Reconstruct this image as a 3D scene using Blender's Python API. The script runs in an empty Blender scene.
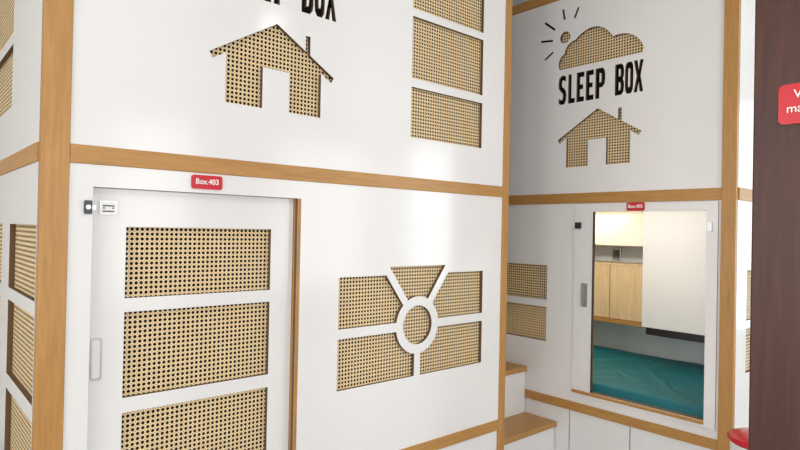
import bpy, math
from mathutils import Vector, Matrix, noise

scene = bpy.context.scene
COL = scene.collection
try:
    scene.view_settings.view_transform = 'Standard'
    scene.view_settings.look = 'None'
except Exception:
    pass

# ---------------------------------------------------------------- materials
def new_mat(name):
    m = bpy.data.materials.new(name); m.use_nodes = True
    nt = m.node_tree
    b = nt.nodes.get('Principled BSDF')
    return m, nt, b

def simple(name, col, rough=0.5, metal=0.0, bump=0.0, bscale=60, var=0.0, coat=0.0):
    m, nt, b = new_mat(name)
    b.inputs['Roughness'].default_value = rough
    b.inputs['Metallic'].default_value = metal
    if coat: b.inputs['Coat Weight'].default_value = coat
    tc = nt.nodes.new('ShaderNodeTexCoord')
    n = nt.nodes.new('ShaderNodeTexNoise'); n.inputs['Scale'].default_value = bscale
    nt.links.new(tc.outputs['Object'], n.inputs['Vector'])
    mix = nt.nodes.new('ShaderNodeMix'); mix.data_type = 'RGBA'
    mix.inputs[6].default_value = (*col, 1)
    mix.inputs[7].default_value = (*[c*(1-var) for c in col], 1)
    nt.links.new(n.outputs['Fac'], mix.inputs[0])
    nt.links.new(mix.outputs[2], b.inputs['Base Color'])
    if bump:
        bp = nt.nodes.new('ShaderNodeBump'); bp.inputs['Strength'].default_value = bump
        bp.inputs['Distance'].default_value = 0.002
        nt.links.new(n.outputs['Fac'], bp.inputs['Height'])
        nt.links.new(bp.outputs['Normal'], b.inputs['Normal'])
    return m

def wood(name, c1, c2, scale=(3, 3, 40), rough=0.4):
    m, nt, b = new_mat(name)
    tc = nt.nodes.new('ShaderNodeTexCoord')
    mp = nt.nodes.new('ShaderNodeMapping'); mp.inputs['Scale'].default_value = scale
    n = nt.nodes.new('ShaderNodeTexNoise'); n.inputs['Scale'].default_value = 6
    n.inputs['Detail'].default_value = 5; n.inputs['Distortion'].default_value = 0.6
    r = nt.nodes.new('ShaderNodeValToRGB')
    r.color_ramp.elements[0].position = 0.3; r.color_ramp.elements[0].color = (*c1, 1)
    r.color_ramp.elements[1].position = 0.7; r.color_ramp.elements[1].color = (*c2, 1)
    nt.links.new(tc.outputs['Object'], mp.inputs['Vector'])
    nt.links.new(mp.outputs['Vector'], n.inputs['Vector'])
    nt.links.new(n.outputs['Fac'], r.inputs['Fac'])
    nt.links.new(r.outputs['Color'], b.inputs['Base Color'])
    b.inputs['Roughness'].default_value = rough
    return m

WHITE = simple('white_laminate', (0.81, 0.81, 0.81), rough=0.14, var=0.02, bscale=3)
WHITE2 = simple('white_melamine', (0.80, 0.81, 0.82), rough=0.35, var=0.02, bscale=3)
EDGE = simple('mdf_cut_edge', (0.15, 0.085, 0.04), rough=0.7, var=0.2)
OC1, OC2 = (0.40, 0.200, 0.050), (0.50, 0.262, 0.075)
WOODV = wood('oak_trim_vertical', OC1, OC2, (14, 14, 1.2))
WOODX = wood('oak_trim_along_x', OC1, OC2, (1.2, 14, 14))
WOODY = wood('oak_trim_along_y', OC1, OC2, (14, 1.2, 14))
WOODL = wood('light_ash_veneer', (0.62, 0.46, 0.26), (0.74, 0.58, 0.36), (10, 10, 1.0), 0.45)
DARKW = wood('dark_red_wood', (0.040, 0.010, 0.007), (0.075, 0.020, 0.012), (12, 12, 0.8), 0.45)
BLACK = simple('unlit_interior_dark', (0.010, 0.008, 0.007), rough=0.9)  # near-black colour standing in for the unlit pod interiors
GOLD = simple('lit_interior_ochre', (0.50, 0.32, 0.06), rough=0.9, var=.2)  # warm interior light painted as an ochre backing colour
GREYB = simple('grey_interior', (0.62, 0.67, 0.70), rough=0.6, var=0.03)
CREAM = simple('cream_interior', (0.84, 0.80, 0.74), rough=0.5, var=0.03)
METAL = simple('brushed_steel', (0.55, 0.56, 0.58), rough=0.3, metal=0.9)
DMETAL = simple('dark_metal', (0.06, 0.06, 0.065), rough=0.35, metal=0.7)
RED = simple('red_acrylic', (0.56, 0.008, 0.020), rough=0.3, var=0.02)
WTXT = simple('white_vinyl', (0.9, 0.9, 0.9), rough=0.5)
DTXT = simple('grey_ink', (0.12, 0.12, 0.13), rough=0.6)
TILE = simple('floor_tile', (0.32, 0.30, 0.28), rough=0.35, var=0.15, bscale=8)
PAINT = simple('wall_paint', (0.62, 0.62, 0.60), rough=0.8, var=0.03, bump=0.05, bscale=200)
CEILM = simple('ceiling_paint', (0.75, 0.75, 0.74), rough=0.9, var=0.02)
FRAMEM = simple('window_frame_paint', (0.10, 0.10, 0.10), rough=0.5)
MATT = simple('mattress_fabric', (0.7, 0.7, 0.7), rough=0.9)

def cane_mat(name, c1, c2):
    m, nt, b = new_mat(name)
    N = nt.nodes; L = nt.links
    tc = N.new('ShaderNodeTexCoord'); sp = N.new('ShaderNodeSeparateXYZ')
    L.new(tc.outputs['Object'], sp.inputs[0])
    def mth(op, a, c=None):
        n = N.new('ShaderNodeMath'); n.operation = op
        for i, v in enumerate((a, c)):
            if v is None: continue
            if isinstance(v, (int, float)): n.inputs[i].default_value = v
            else: L.new(v, n.inputs[i])
        return n.outputs[0]
    p = 0.0155
    def cell(o):
        f = mth('FRACT', mth('ADD', mth('MULTIPLY', o, 1/p), 500.0))
        return mth('ABSOLUTE', mth('SUBTRACT', f, 0.5))
    a = cell(sp.outputs['X']); c = cell(sp.outputs['Y'])
    s = mth('ADD', a, c)
    mm = mth('MAXIMUM', mth('MAXIMUM', a, c), mth('MULTIPLY', s, 0.74))
    big = mth('LESS_THAN', mm, 0.340)
    small = mth('GREATER_THAN', s, 0.89)
    hole = mth('MAXIMUM', big, small)
    seam = mth('GREATER_THAN', mth('MAXIMUM', a, c), 0.485)
    nz = N.new('ShaderNodeTexNoise'); nz.inputs['Scale'].default_value = 30
    L.new(tc.outputs['Object'], nz.inputs['Vector'])
    mix = N.new('ShaderNodeMix'); mix.data_type = 'RGBA'
    mix.inputs[6].default_value = (*c1, 1); mix.inputs[7].default_value = (*c2, 1)
    L.new(nz.outputs['Fac'], mix.inputs[0])
    mix2 = N.new('ShaderNodeMix'); mix2.data_type = 'RGBA'
    L.new(mth('MULTIPLY', seam, 0.3), mix2.inputs[0])
    L.new(mix.outputs[2], mix2.inputs[6]); mix2.inputs[7].default_value = (0.12, 0.07, 0.03, 1)
    L.new(mix2.outputs[2], b.inputs['Base Color'])
    b.inputs['Roughness'].default_value = 0.55
    tr = N.new('ShaderNodeBsdfTransparent')
    ms = N.new('ShaderNodeMixShader')
    L.new(hole, ms.inputs[0]); L.new(b.outputs[0], ms.inputs[1]); L.new(tr.outputs[0], ms.inputs[2])
    L.new(ms.outputs[0], N['Material Output'].inputs['Surface'])
    return m
CANE = cane_mat('cane_webbing', (0.78, 0.58, 0.32), (0.88, 0.70, 0.42))

def emis(name, col, s):
    m, nt, b = new_mat(name)
    b.inputs['Base Color'].default_value = (*col, 1)
    b.inputs['Emission Color'].default_value = (*col, 1)
    b.inputs['Emission Strength'].default_value = s
    return m

# ---------------------------------------------------------------- helpers
def empty(name, loc=(0, 0, 0)):
    e = bpy.data.objects.new(name, None); e.location = loc; COL.objects.link(e)
    e.empty_display_size = 0.1
    return e

def add(name, me, parent=None, mw=None):
    o = bpy.data.objects.new(name, me); COL.objects.link(o)
    if mw is not None: o.matrix_world = mw
    if parent: o.parent = parent
    return o

def box(name, x0, x1, y0, y1, z0, z1, mat, parent=None, bev=0.0):
    x0, x1 = sorted((x0, x1)); y0, y1 = sorted((y0, y1)); z0, z1 = sorted((z0, z1))
    me = bpy.data.meshes.new(name)
    cx, cy, cz = (x0+x1)/2, (y0+y1)/2, (z0+z1)/2
    hx, hy, hz = (x1-x0)/2, (y1-y0)/2, (z1-z0)/2
    v = [(sx*hx, sy*hy, sz*hz) for sx in (-1, 1) for sy in (-1, 1) for sz in (-1, 1)]
    f = [(0, 1, 3, 2), (4, 6, 7, 5), (0, 4, 5, 1), (2, 3, 7, 6), (0, 2, 6, 4), (1, 5, 7, 3)]
    me.from_pydata(v, [], f); me.materials.append(mat); me.update()
    o = add(name, me, parent, Matrix.Translation((cx, cy, cz)))
    if bev:
        bm = o.modifiers.new('bevel', 'BEVEL'); bm.width = bev; bm.segments = 2
    return o

X, Y, Z = Vector((1, 0, 0)), Vector((0, 1, 0)), Vector((0, 0, 1))
def frame(u, v, o):
    n = u.cross(v)
    m = Matrix((u, v, n)).transposed().to_4x4(); m.translation = o
    return m
FM = frame(X, Z, Vector((0, 1.9, 0)))         # long wall, outward -Y, u = x
FR = frame(-Y, Z, Vector((2.936, 0, 0)))      # right wall, outward -X, u = -y
FL = frame(-Y, Z, Vector((0.32, 0, 0)))       # side of the first unit
FE = frame(X, Z, Vector((0, 1.005, 0)))       # end face of the second unit

def curve_mesh(name, loops, t):
    cu = bpy.data.curves.new(name, 'CURVE'); cu.dimensions = '2D'; cu.fill_mode = 'BOTH'
    cu.extrude = t/2
    for lp in loops:
        s = cu.splines.new('POLY'); s.points.add(len(lp)-1)
        for i, (a, b) in enumerate(lp): s.points[i].co = (a, b, 0, 1)
        s.use_cyclic_u = True
    ob = bpy.data.objects.new('tmp', cu); COL.objects.link(ob)
    dg = bpy.context.evaluated_depsgraph_get(); dg.update()
    me = bpy.data.meshes.new_from_object(ob.evaluated_get(dg))
    bpy.data.objects.remove(ob); me.name = name
    return me

def cut(name, loops, F, mat, parent, t=0.016, front=0.0, edge=EDGE):
    """flat board in the wall plane, front surface at local z = front"""
    me = curve_mesh(name, loops, t)
    me.materials.clear(); me.materials.append(mat); me.materials.append(edge or mat)
    for p in me.polygons:
        p.use_smooth = False
        p.material_index = 0 if abs(p.normal.z) > 0.5 else 1
    return add(name, me, parent, F @ Matrix.Translation((0, 0, front - t/2)))

def rect(a, b, c, d): return [(a, c), (b, c), (b, d), (a, d)]
def rrect(a, b, c, d, r, n=5):
    out = []
    for cx, cy, s in ((b-r, d-r, 0), (a+r, d-r, 90), (a+r, c+r, 180), (b-r, c+r, 270)):
        for i in range(n+1):
            t = math.radians(s + 90*i/n); out.append((cx+r*math.cos(t), cy+r*math.sin(t)))
    return out
def circ(cx, cy, r, n=40):
    return [(cx+r*math.cos(2*math.pi*i/n), cy+r*math.sin(2*math.pi*i/n)) for i in range(n)]
def arc(cx, cy, r, a0, a1, n=12):
    return [(cx+r*math.cos(math.radians(a0+(a1-a0)*i/n)), cy+r*math.sin(math.radians(a0+(a1-a0)*i/n))) for i in range(n+1)]

def sheet(name, a, b, c, d, F, mat, parent, off):
    me = bpy.data.meshes.new(name)
    me.from_pydata([(a, c, 0), (b, c, 0), (b, d, 0), (a, d, 0)], [], [(0, 1, 2, 3)])
    me.materials.append(mat)
    return add(name, me, parent, F @ Matrix.Translation((0, 0, off)))

def text(name, body, F, u, v, size, mat, parent, off, align='CENTER', sx=1.0, bold=0.0):
    cu = bpy.data.curves.new(name, 'FONT'); cu.body = body; cu.size = size
    cu.align_x = align; cu.align_y = 'CENTER'; cu.extrude = 0.0006; cu.offset = bold
    ob = bpy.data.objects.new('tmp', cu); COL.objects.link(ob)
    dg = bpy.context.evaluated_depsgraph_get(); dg.update()
    me = bpy.data.meshes.new_from_object(ob.evaluated_get(dg))
    bpy.data.objects.remove(ob)
    me.materials.clear(); me.materials.append(mat)
    return add(name, me, parent, F @ Matrix.Translation((u, v, off)) @ Matrix.Diagonal((sx, 1, 1, 1)))

# ---------------------------------------------------------------- motif
def bulge(p, q, h, n=12):
    (x0, y0), (x1, y1) = p, q
    dx, dy = x1-x0, y1-y0; L = math.hypot(dx, dy)
    nx, ny = -dy/L, dx/L
    return [(x0+dx*i/n+nx*h*math.sin(math.pi*i/n)**0.8, y0+dy*i/n+ny*h*math.sin(math.pi*i/n)**0.8) for i in range(n)]

def stroke(p, q, w):
    (x0, y0), (x1, y1) = p, q
    dx, dy = x1-x0, y1-y0; L = math.hypot(dx, dy); nx, ny = -dy/L*w/2, dx/L*w/2
    return [(x0+nx, y0+ny), (x0-nx, y0-ny), (x1-nx, y1-ny), (x1+nx, y1+ny)]

def letter(ch, a, b, c, d):
    w, h = b-a, d-c
    P = lambda pts: [(a+w*x, c+h*y) for x, y in pts]
    if ch == 'L': return [P([(0, 0), (.95, 0), (.95, .17), (.45, .17), (.45, 1), (0, 1)])]
    if ch == 'E': return [P([(0, 0), (.98, 0), (.98, .17), (.45, .17), (.45, .42), (.85, .42), (.85, .58), (.45, .58), (.45, .83), (.98, .83), (.98, 1), (0, 1)])]
    if ch == 'P': return [P([(0, 0), (.42, 0), (.42, .36), (.72, .36), (.95, .46), (1, .6), (1, .8), (.9, .94), (.7, 1), (0, 1)]),
                          P([(.42, .52), (.6, .54), (.62, .68), (.6, .82), (.42, .84)])]
    if ch == 'B': return [P([(0, 0), (.7, 0), (.93, .08), (1, .22), (1, .38), (.86, .51), (.98, .62), (1, .78), (.9, .93), (.68, 1), (0, 1)]),
                          P([(.42, .15), (.58, .17), (.62, .28), (.58, .4), (.42, .42)]),
                          P([(.42, .59), (.58, .61), (.62, .72), (.58, .83), (.42, .85)])]
    if ch == 'O': return [P([(.25, 0), (.75, 0), (.95, .1), (1, .25), (1, .75), (.95, .9), (.75, 1), (.25, 1), (.05, .9), (0, .75), (0, .25), (.05, .1)]),
                          P([(.42, .2), (.58, .2), (.62, .3), (.62, .7), (.58, .8), (.42, .8), (.38, .7), (.38, .3)])]
    if ch == 'X': return [P([(0, 0), (.36, 0), (.5, .3), (.64, 0), (1, 0), (.7, .5), (1, 1), (.64, 1), (.5, .7), (.36, 1), (0, 1), (.3, .5)])]
    if ch == 'S': return [P([(.05, .05), (.3, 0), (.7, 0), (.93, .1), (1, .28), (.93, .45), (.72, .55), (.47, .62), (.42, .72), (.48, .83), (.62, .84),
                             (.9, .78), (.92, .95), (.7, 1), (.35, 1), (.1, .92), (0, .75), (.05, .57), (.25, .47), (.52, .38), (.58, .28), (.5, .17), (.35, .16), (.05, .24)])]

def motif(ou, ov, tz=0.0):
    L = []
    L.append([(-.002, .163), (.25, .315), (.372, .2415), (.372, .30), (.392, .30), (.392, .2295), (.502, .163), (.49, .143), (.443, .170),
              (.443, 0), (.305, 0), (.305, .147), (.196, .147), (.196, 0), (.057, 0), (.057, .170), (.010, .143)])
    lay = [('S', -.004, .050), ('L', .062, .108), ('E', .116, .165), ('E', .175, .224), ('P', .234, .292), ('B', .350, .402), ('O', .407, .453), ('X', .456, .508)]
    for i, (ch, a, b) in enumerate(lay):
        L += letter(ch, a, b, .368+tz, .536+tz)
    c = []
    pts = [(.004, .572), (.034, .662), (.104, .728), (.335, .694), (.502, .612), (.495, .572)]
    hs = [.022, .018, .064, .034, .008]
    for i in range(5): c += bulge(pts[i], pts[i+1], hs[i])
    c.append(pts[-1]); L.append(c)
    L.append(circ(.036, .757, .034, 28))
    for p, q in (((-.132, .769), (-.047, .757)), ((-.106, .877), (-.034, .818)), ((.018, .925), (.030, .862)), ((.120, .910), (.095, .853)), ((-.101, .654), (-.045, .688))):
        L.append(stroke(p, q, .012))
    return [[(ou+x, ov+y) for x, y in lp] for lp in L]

# ================================================================ UNIT 1 (long wall)
u1 = empty('sleeping_pod_bunk')
box('corner_post', .32, .391, 1.893, 1.935, 0, 2.86, WOODV, u1, .003)
box('end_post', 2.351, 2.397, 1.893, 1.96, 0, 2.86, WOODV, u1, .003)
box('middle_band', .391, 2.351, 1.895, 1.93, 1.624, 1.679, WOODX, u1, .002)
box('bottom_band', .391, 2.351, 1.895, 1.93, .443, .496, WOODX, u1, .002)
box('top_band', .391, 2.351, 1.895, 1.93, 2.80, 2.86, WOODX, u1, .002)
loops = [rect(.391, 2.351, .496, 1.624), rect(.455, 1.153, .515, 1.558)]
cx, cz, R0, R1 = 1.780, 1.028, .127, .086
W = []
W.append([(-.169, .262)] + [(.169, .262)] + arc(0, 0, R0, 61.7, 118.3))
ul = [(-.432, .226), (-.432, .020)] + arc(0, 0, R0, 171, 133.7) + [(-.187, .226)]
ll = [(-.432, -.020), (-.432, -.224), (-.018, -.224)] + arc(0, 0, R0, 261.9, 189)
W += [ul, ll, [(-x, y) for x, y in ul], [(-x, y) for x, y in ll], circ(0, 0, R1)]
for lp in W: loops.append([(cx+x, cz+y) for x, y in lp])
cut('lower_front_board', loops, FM, WHITE, u1)
sheet('window_cane', 1.33, 2.23, .79, 1.31, FM, CANE, u1, -.0175)
loops = [rect(.391, 2.351, 1.679, 2.80)] + motif(.801, 1.873, .018)
for a, b in ((1.856, 2.077), (2.116, 2.388), (2.423, 2.68)): loops.append(rect(1.715, 2.184, a, b))
cut('upper_front_board', loops, FM, WHITE, u1)
sheet('upper_cane_house', .78, 1.33, 1.85, 2.215, FM, CANE, u1, -.0175)
sheet('upper_cane_cloud', .795, 1.33, 2.440, 2.68, FM, CANE, u1, -.0175)
sheet('upper_cane_right', 1.69, 2.21, 1.84, 2.70, FM, CANE, u1, -.0175)
box('door_jamb_wood', 1.1535, 1.168, 1.8995, 1.945, .496, 1.558, WOODV, u1)
box('door_head', .44, 1.168, 1.916, 1.945, 1.558, 1.57, WHITE2, u1)
box('door_jamb', .44, .4545, 1.916, 1.945, .51, 1.558, WHITE2, u1)
loops = [rect(.445, 1.152, .515, 1.557)]
for a, b in ((1.2185, 1.441), (.909, 1.175), (.597, .862)): loops.append(rect(.5585, 1.0605, a, b))
cut('sliding_door_leaf', loops, FM, WHITE, u1, t=.016, front=-.030)
sheet('door_cane', .54, 1.08, .58, 1.46, FM, CANE, u1, -.0475)
cut('door_pull_rim', [rrect(.465, .497, .976, 1.104, .008), rrect(.470, .492, .982, 1.098, .006)], FM, METAL, u1, t=.004, front=-.026, edge=METAL)
cut('door_pull_cup', [rrect(.470, .492, .982, 1.098, .006)], FM, WHITE2, u1, t=.002, front=-.0285, edge=METAL)
cut('latch_plate', [rrect(.431, .452, 1.477, 1.517, .003)], FM, DMETAL, u1, t=.008, front=.008, edge=DMETAL)
cut('latch_bolt', [circ(.441, 1.497, .007)], FM, METAL, u1, t=.004, front=.012, edge=METAL)
cut('latch_arm', [rect(.452, .462, 1.490, 1.503)], FM, METAL, u1, t=.004, front=.006, edge=METAL)
cut('keeper_plate', [rrect(.480, .530, 1.477, 1.519, .004)], FM, METAL, u1, t=.004, front=-.026, edge=DMETAL)
cut('keeper_label', [rrect(.483, .527, 1.480, 1.516, .003)], FM, WTXT, u1, t=.002, front=-.0252, edge=METAL)
for i in range(2):
    cut('keeper_slot_%d' % i, [rrect(.488, .522, 1.485+.017*i, 1.489+.017*i, .0015)], FM, DMETAL, u1, t=.001, front=-.0247, edge=DMETAL)
    cut('keeper_screw_%d' % i, [circ(.492+.026*i, 1.497, .0028, 12)], FM, DMETAL, u1, t=.001, front=-.0247, edge=DMETAL)
for i, (a, b) in enumerate(((.391, 1.04), (1.046, 1.70), (1.706, 2.351))):
    box('plinth_door_%d' % i, a, b, 1.905, 1.925, .06, .441, WHITE2, u1, .001)
box('plinth_kick', .391, 2.351, 1.93, 1.95, 0, .443, FRAMEM, u1)
loops = [rect(-3.10, -1.935, .496, 1.624)]
for a, b in ((1.222, 1.442), (.925, 1.180), (.62, .875)):
    loops.append(rect(-2.425, -1.945, a, b)); loops.append(rect(-3.0, -2.60, a, b))
cut('side_lower_board', loops, FL, WHITE, u1)
loops = [rect(-3.10, -1.935, 1.679, 2.80)]
for a, b in ((1.856, 2.077), (2.116, 2.388), (2.423, 2.68)): loops.append(rect(-3.0, -2.45, a, b))
cut('side_upper_board', loops, FL, WHITE, u1)
sheet('side_cane_lower', -3.03, -1.94, .60, 1.46, FL, CANE, u1, -.0175)
sheet('side_cane_upper', -3.03, -2.42, 1.84, 2.70, FL, CANE, u1, -.0175)
for nm, a, b in (('side_middle_band', 1.624, 1.679), ('side_bottom_band', .443, .496), ('side_top_band', 2.80, 2.86)):
    box(nm, .314, .34, 1.935, 3.10, a, b, WOODY, u1, .002)
box('side_plinth', .324, .34, 1.935, 3.10, 0, .443, WHITE2, u1)
box('rear_post', .32, .391, 3.10, 3.14, 0, 2.86, WOODV, u1, .003)
box('inner_back', .34, 2.38, 3.10, 3.12, 0, 2.86, BLACK, u1)  # dark colour stands in for the unlit interior
box('inner_shade_front', .42, 2.33, 1.990, 1.995, .50, 2.79, BLACK, u1)  # added dark sheet in place of interior shade behind the front cut-outs
box('inner_shade_side', .385, .39, 2.0, 3.09, .50, 2.79, BLACK, u1)  # added dark sheet in place of interior shade behind the side cane
box('bunk_deck_lower', .345, 2.36, 1.955, 3.10, .44, .49, WHITE2, u1)
box('bunk_deck_upper', .345, 2.36, 1.955, 3.10, 1.63, 1.67, WHITE2, u1)
box('roof_board', .345, 2.36, 1.94, 3.10, 2.83, 2.855, WHITE2, u1)
box('stair_side_board', 2.375, 2.395, 1.96, 3.12, 0, 2.86, WHITE2, u1)

# ================================================================ UNIT 2 (right wall)
u2 = empty('sleeping_pod_bunk.001')
box('corner_post', 2.926, 2.950, 1.005, 1.069, 0, 2.86, WOODV, u2, .002)
for nm, a, b in (('middle_band', 1.618, 1.676), ('bottom_band', .447, .497), ('top_band', 2.812, 2.87)):
    box(nm, 2.929, 2.955, 1.069, 3.10, a, b, WOODY, u2, .002)
    box('end_'+nm, 2.950, 3.95, .998, 1.02, a, b, WOODX, u2, .002)
cut('upper_front_board', [rect(-3.10, -1.069, 1.676, 2.812)] + motif(-1.967, 1.826), FR, WHITE, u2)
sheet('upper_cane_house', -1.99, -1.44, 1.80, 2.165, FR, CANE, u2, -.0175)
sheet('upper_cane_cloud', -1.975, -1.44, 2.38, 2.62, FR, CANE, u2, -.0175)
box('upper_shade_backing', 3.00, 3.005, 1.1, 3.05, 1.70, 2.80, BLACK, u2)  # added dark sheet painted in for the unlit upper pod
loops = [rect(-3.10, -1.069, .497, 1.618), rect(-1.727, -1.133, .572, 1.570)]
for a, b in ((1.052, 1.256), (.809, 1.010)):
    loops.append(rect(-2.52, -2.026, a, b))
cut('lower_front_board', loops, FR, WHITE, u2)
sheet('lower_cane', -2.54, -2.01, .79, 1.27, FR, CANE, u2, -.0175)
box('pod_shade_backing', 2.975, 2.980, 1.96, 2.62, 1.025, 1.30, BLACK, u2)  # added dark sheet in place of the dim interior behind this cane
box('pod_glow_backing', 2.963, 2.966, 1.96, 2.62, .70, 1.020, GOLD, u2)  # added ochre sheet painting the lit interior seen through the cane
cut('door_surround', [rect(-1.842, -1.082, .540, 1.612), rect(-1.727, -1.133, .572, 1.570)], FR, WHITE, u2, t=.006, front=.006, edge=EDGE)
box('door_groove', 2.9285, 2.932, 1.722, 1.7285, .572, 1.57, DMETAL, u2)
box('door_sill', 2.924, 2.975, 1.133, 1.842, .553, .570, WOODY, u2, .002)
cut('door_pull_rim', [rrect(-1.795, -1.755, 1.040, 1.170, .006), rrect(-1.788, -1.762, 1.048, 1.162, .005)], FR, METAL, u2, t=.004, front=.010, edge=METAL)
cut('door_pull_cup', [rrect(-1.788, -1.762, 1.048, 1.162, .005)], FR, METAL, u2, t=.002, front=.0078, edge=METAL)
cut('latch_plate', [rrect(-1.835, -1.800, 1.475, 1.510, .003)], FR, DMETAL, u2, t=.012, front=.018, edge=DMETAL)
cut('latch_keeper', [rrect(-1.128, -1.106, 1.470, 1.512, .003)], FR, METAL, u2, t=.012, front=.018, edge=METAL)
for i, (a, b) in enumerate(((1.07, 1.497), (1.503, 1.857), (1.863, 2.4), (2.406, 3.0))):
    box('plinth_door_%d' % i, 2.938, 2.955, a, b, .06, .445, WHITE2, u2, .001)
box('plinth_kick', 2.957, 2.97, 1.07, 3.1, 0, .447, FRAMEM, u2)
cut('end_lower_board', [rect(2.950, 3.95, .497, 1.618)] + [rect(3.08, 3.58, a, b) for a, b in ((1.05, 1.29), (.80, 1.01))], FE, WHITE, u2)
cut('end_upper_board', [rect(2.950, 3.95, 1.676, 2.812)], FE, WHITE, u2)
cut('end_plinth_board', [rect(2.950, 3.95, .02, .447)], FE, WHITE, u2)
sheet('end_cane', 3.06, 3.60, .78, 1.31, FE, CANE, u2, -.0175)
box('end_rear_post', 3.95, 4.0, 1.0, 1.07, 0, 2.86, WOODV, u2, .002)
box('inner_back', 3.95, 3.97, 1.07, 3.10, .45, 2.86, GREYB, u2)
box('inner_far_end', 2.96, 3.95, 3.08, 3.10, .45, 2.86, CREAM, u2)
box('upper_deck', 2.96, 3.95, 1.03, 3.08, 1.63, 1.665, CREAM, u2)
box('lower_deck', 2.96, 3.95, 1.03, 3.08, .44, .47, CREAM, u2)
box('roof_board', 2.96, 3.95, 1.03, 3.08, 2.82, 2.85, CREAM, u2)

cab = empty('wall_cabinet')
box('carcass', 3.62, 3.948, 1.25, 1.775, .872, 1.625, WHITE2, cab, .002)
box('door_leaf', 3.60, 3.618, 1.252, 1.773, .866, 1.620, WHITE2, cab, .002)
box('under_shade_strip', 3.64, 3.948, 1.25, 1.765, .815, .870, DMETAL, cab, .002)  # dark block painted in for the shade under the cabinet
sh = empty('headboard_cabinet')
box('panel_right', 3.75, 3.768, 1.785, 2.075, .870, 1.235, WOODL, sh, .002)
box('panel_left', 3.75, 3.768, 2.080, 2.50, .870, 1.235, WOODL, sh, .002)
box('panel_far', 3.75, 3.768, 2.505, 3.07, .870, 1.235, WOODL, sh, .002)
box('shelf_top', 3.75, 3.948, 1.785, 3.07, 1.236, 1.250, WOODL, sh, .002)
box('shelf_bottom', 3.74, 3.948, 1.785, 3.07, .840, .866, WOODY, sh, .002)
up = empty('overhead_locker')
box('locker_body', 3.70, 3.948, 1.785, 3.07, 1.37, 1.58, CREAM, up, .003)
so = empty('power_outlet')
box('outlet_plate', 3.938, 3.949, 2.10, 2.17, 1.262, 1.345, METAL, so, .003)
box('outlet_face', 3.935, 3.940, 2.11, 2.16, 1.272, 1.335, DTXT, so, .001)

# bed with a fitted teal sheet: nearly flat, a few soft creases
bed = empty('bed')
box('mattress', 2.985, 3.945, 1.04, 3.07, .471, .605, MATT, bed, .02)
nx, ny = 110, 220
vs, fs = [], []
creases = [((3.02, 1.25), (3.55, 1.75), .010, .020), ((3.05, 1.95), (3.65, 1.55), .009, .018), ((3.0, 1.62), (3.35, 1.40), .008, .014),
           ((3.30, 2.10), (3.85, 1.85), .012, .022), ((3.45, 1.30), (3.90, 1.60), .010, .018), ((3.15, 2.25), (3.60, 2.20), .012, .020),
           ((3.55, 2.30), (3.92, 2.05), .014, .022), ((3.10, 1.45), (3.45, 2.0), .006, .012), ((3.0, 1.85), (3.2, 1.70), .008, .012),
           ((3.6, 1.75), (3.93, 1.80), .010, .016), ((3.2, 1.15), (3.7, 1.20), .008, .016), ((3.3, 2.5), (3.8, 2.7), .010, .02)]
def seg(px, py, a, b):
    ax, ay = a; bx, by = b; dx, dy = bx-ax, by-ay
    t = ((px-ax)*dx+(py-ay)*dy)/(dx*dx+dy*dy); tc = max(0, min(1, t))
    d = math.hypot(px-ax-dx*tc, py-ay-dy*tc)
    return d, math.sin(math.pi*tc)**.5 if 0 < tc < 1 else 0
for i in range(nx+1):
    for j in range(ny+1):
        s = -.08 + 1.04*i/nx            # first part hangs over the front edge
        y = 1.035 + 2.04*j/ny
        x = 2.972 + max(s, 0); drop = max(-s, 0)
        n1 = noise.noise(Vector((x*2.1, y*2.1, .3))); n2 = noise.noise(Vector((x*7, y*7, 1.3)))
        w = .008*n1 + .0025*n2
        wx, wy = x+.03*n2, y+.03*n1
        for a, b2, h, wd in creases:
            d, f = seg(wx, wy, a, b2)
            w += h*f*math.exp(-(d/wd)**2)
        edge = min(1, max(0, s+.02)/.06)
        vs.append((x - .008*(1-edge)*n1, y, .624 + w*edge - drop - .008*(1-edge)))
for i in range(nx):
    for j in range(ny):
        a = i*(ny+1)+j; fs.append((a, a+ny+1, a+ny+2, a+1))
me = bpy.data.meshes.new('teal_sheet'); me.from_pydata(vs, [], fs)
TEAL = simple('teal_cotton', (0.004, 0.155, 0.190), rough=.6, var=.08, bscale=5)
me.materials.append(TEAL)
for p in me.polygons: p.use_smooth = True
add('teal_sheet', me, bed)

lamp = empty('led_strip_lamp')
box('lamp_body', 3.03, 3.07, 1.2, 2.9, 1.605, 1.628, emis('warm_led', (1.0, .80, .55), 3), lamp, .003)
box('lamp_body_back', 3.72, 3.78, 1.85, 2.9, 1.605, 1.628, emis('warm_led_b', (1.0, .78, .48), 5), lamp, .003)
def area(name, loc, target, sx, sy, power, col, parent=None):
    l = bpy.data.lights.new(name, 'AREA'); l.shape = 'RECTANGLE'; l.size = sx; l.size_y = sy
    l.energy = power; l.color = col
    o = bpy.data.objects.new(name, l); COL.objects.link(o); o.location = loc
    d = (Vector(target)-Vector(loc)); o.rotation_euler = d.to_track_quat('-Z', 'Y').to_euler()
    if parent: o.parent = parent
    return o
area('lamp_light', (3.09, 2.0, 1.59), (3.75, 2.0, 1.05), 1.5, .05, 3.9, (1.0, .93, .84), lamp)
area('lamp_light_back', (3.62, 2.3, 1.60), (3.70, 2.3, .6), .7, .06, 2.0, (1.0, .76, .46), lamp)

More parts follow.
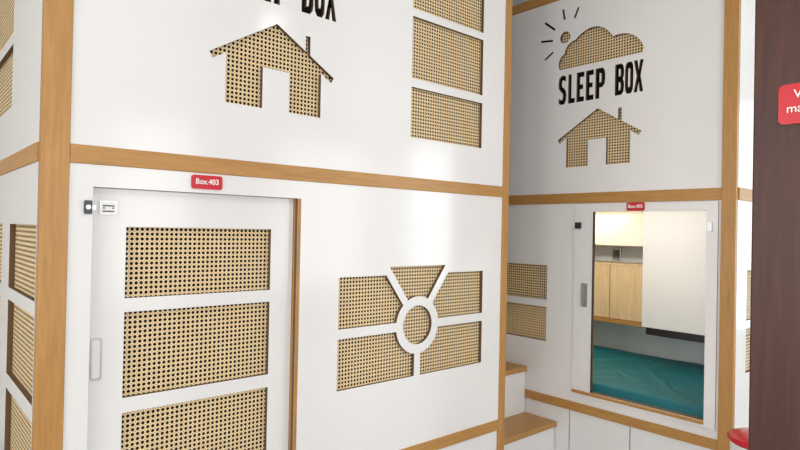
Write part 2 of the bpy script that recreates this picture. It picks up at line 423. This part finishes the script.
# ================================================================ signs
def room_sign(nm, F, a, b, c, d, body, front):
    e = empty(nm)
    cut('plate', [rrect(a, b, c, d, .009)], F, RED, e, t=.005, front=front, edge=RED)
    text('lettering', body, F, (a+b)/2, (c+d)/2+.001, .0255, WTXT, e, front+.0006, sx=.95, bold=.0003)
    return e
room_sign('room_number_sign', FM, .747, .853, 1.571, 1.617, 'Box.403', .006)
room_sign('room_number_sign.001', FR, -1.533, -1.436, 1.572, 1.616, 'Box.405', .012)

# ================================================================ stairs
st = empty('staircase')
for k in range(5):
    z1 = .358 + .279*k; y0 = 1.94 + .214*k
    box('tread_%d' % k, 2.40, 2.934, y0, y0+.235, z1-.03, z1, WOODX, st, .003)
    box('riser_%d' % k, 2.402, 2.932, y0+.012, y0+.03, (z1-.28 if k else 0), z1-.031, WHITE2, st, .001)

# ================================================================ dark wood column + notice
colm = empty('wooden_column')
box('shaft', 1.44, 1.74, .150, .463, 0, 3.2, DARKW, colm, .004)
box('plinth', 1.425, 1.755, .135, .478, 0, .12, DARKW, colm, .005)
FC = frame(-Y, Z, Vector((1.44, 0, 0)))
ns = empty('notice_sign')
cut('plate', [rrect(-.412, -.300, 1.690, 1.775, .012)], FC, RED, ns, t=.005, front=.0065, edge=RED)
text('lettering_a', 'V', FC, -.384, 1.752, .026, WTXT, ns, .0075, align='LEFT')
text('lettering_b', 'ma', FC, -.397, 1.722, .026, WTXT, ns, .0075, align='LEFT')

# ================================================================ bin
def lathe(name, prof, loc, mat, parent, n=40):
    v, f = [], []
    for r, z in prof:
        for i in range(n):
            a = 2*math.pi*i/n; v.append((r*math.cos(a), r*math.sin(a), z))
    for k in range(len(prof)-1):
        for i in range(n):
            f.append((k*n+i, k*n+(i+1) % n, (k+1)*n+(i+1) % n, (k+1)*n+i))
    f.append(tuple(range(n-1, -1, -1))); f.append(tuple((len(prof)-1)*n+i for i in range(n)))
    me = bpy.data.meshes.new(name); me.from_pydata(v, [], f); me.materials.append(mat)
    for p in me.polygons: p.use_smooth = len(p.vertices) == 4
    return add(name, me, parent, Matrix.Translation(loc))
bn = empty('waste_bin')
lathe('body', [(.10, 0), (.105, .01), (.130, .638), (.130, .645)], (2.60, .765, 0), WHITE2, bn)
lathe('rim_lid', [(.134, .642), (.139, .646), (.139, .658), (.12, .666), (.07, .674), (.02, .678)], (2.60, .765, 0), RED, bn)

# ================================================================ room shell
box('floor', -3.7, 6.2, -3.7, 4.6, -.1, 0, TILE)
box('ceiling', -3.7, 6.2, -3.7, 4.6, 3.2, 3.3, CEILM)
box('wall_back', -3.7, 6.2, 4.6, 4.7, 0, 3.2, PAINT)
def window_wall(name, F, u0, u1_, wins):
    cut(name, [rect(u0, u1_, 0, 3.2)] + [rect(a, b, .5, 2.8) for a, b in wins], F, PAINT, None, t=.12, front=0, edge=PAINT)
    for i, (a, b) in enumerate(wins):
        e = empty('window_%s_%d' % (name.split('_')[1], i+1))
        m = (a+b)/2
        cut('sash', [rect(a, b, .5, 2.8), rect(a+.05, m-.025, .55, 2.75), rect(m+.025, b-.05, .55, 2.75)], F, FRAMEM, e, t=.05, front=-.03, edge=FRAMEM)
FF = frame(-X, Z, Vector((0, -3.7, 0)))
window_wall('wall_front', FF, -6.2, 3.7, ((-5.8, -4.2), (-3.6, -2.0), (-1.4, .2), (.8, 2.4)))
FRT = frame(-Y, Z, Vector((6.2, 0, 0)))
window_wall('wall_right', FRT, -4.6, 3.7, ((1.5, 3.2), (-.8, .7)))
FLW = frame(Y, Z, Vector((-3.7, 0, 0)))
window_wall('wall_left', FLW, -3.7, 4.6, ((-2.8, -1.2), (-.6, 1.0), (1.6, 3.2)))  # windows added in this wall to light the right unit's front
for i, xx in enumerate((5.0, 2.8, .6, -1.6)):
    area('daylight_front_%d' % i, (xx, -3.9, 1.65), (xx, 0, 1.6), 1.6, 2.3, 41, (1.0, .975, .96))
area('daylight_right_0', (6.4, -2.35, 1.65), (0, -2.35, 1.5), 1.7, 2.3, 80, (.93, .97, 1.0))
area('daylight_right_1', (6.4, .05, 1.65), (0, .05, 1.5), 1.5, 2.3, 20, (.72, .90, 1.0))
for i, yy in enumerate((-2.0, .2, 2.4)):
    area('added_fill_left_%d' % i, (-3.9, yy, 1.65), (0, yy, 1.6), 1.6, 2.3, 62, (1.0, .95, .89))  # added fill lights that brighten the right unit's front
for i, (xx, yy) in enumerate(((.2, -.4), (2.2, -.8))):
    e = empty('ceiling_fill' + ('' if i == 0 else '.%03d' % i))  # added overhead fill panels, not known fixtures of the room
    box('fill_diffuser', xx-.3, xx+.3, yy-.3, yy+.3, 3.165, 3.2, emis('fill_glow%d' % i, (1, .97, .92), 2.0), e, .004)
    area('panel_fill', (xx, yy, 3.16), (xx, yy, 0), .55, .55, 16, (1, .95, .87), e)

w = bpy.data.worlds.new('World'); scene.world = w; w.use_nodes = True
w.node_tree.nodes['Background'].inputs[0].default_value = (.88, .94, 1.0, 1)
w.node_tree.nodes['Background'].inputs[1].default_value = .9

# ================================================================ camera
ex = Vector((668, -18, -585)).normalized()
ey = Vector((-513, 6, -585)); ey = (ey-ex*ey.dot(ex)).normalized()
ez = ex.cross(ey)
Rm = Matrix((ex, ey, ez)).to_4x4()
cam = bpy.data.cameras.new('camera'); cam.sensor_width = 36; cam.lens = 36*585/800
cam.clip_start = .02
co = bpy.data.objects.new('camera', cam); COL.objects.link(co)
co.matrix_world = Matrix.Translation((0, 0, 1.45)) @ Rm
scene.camera = co
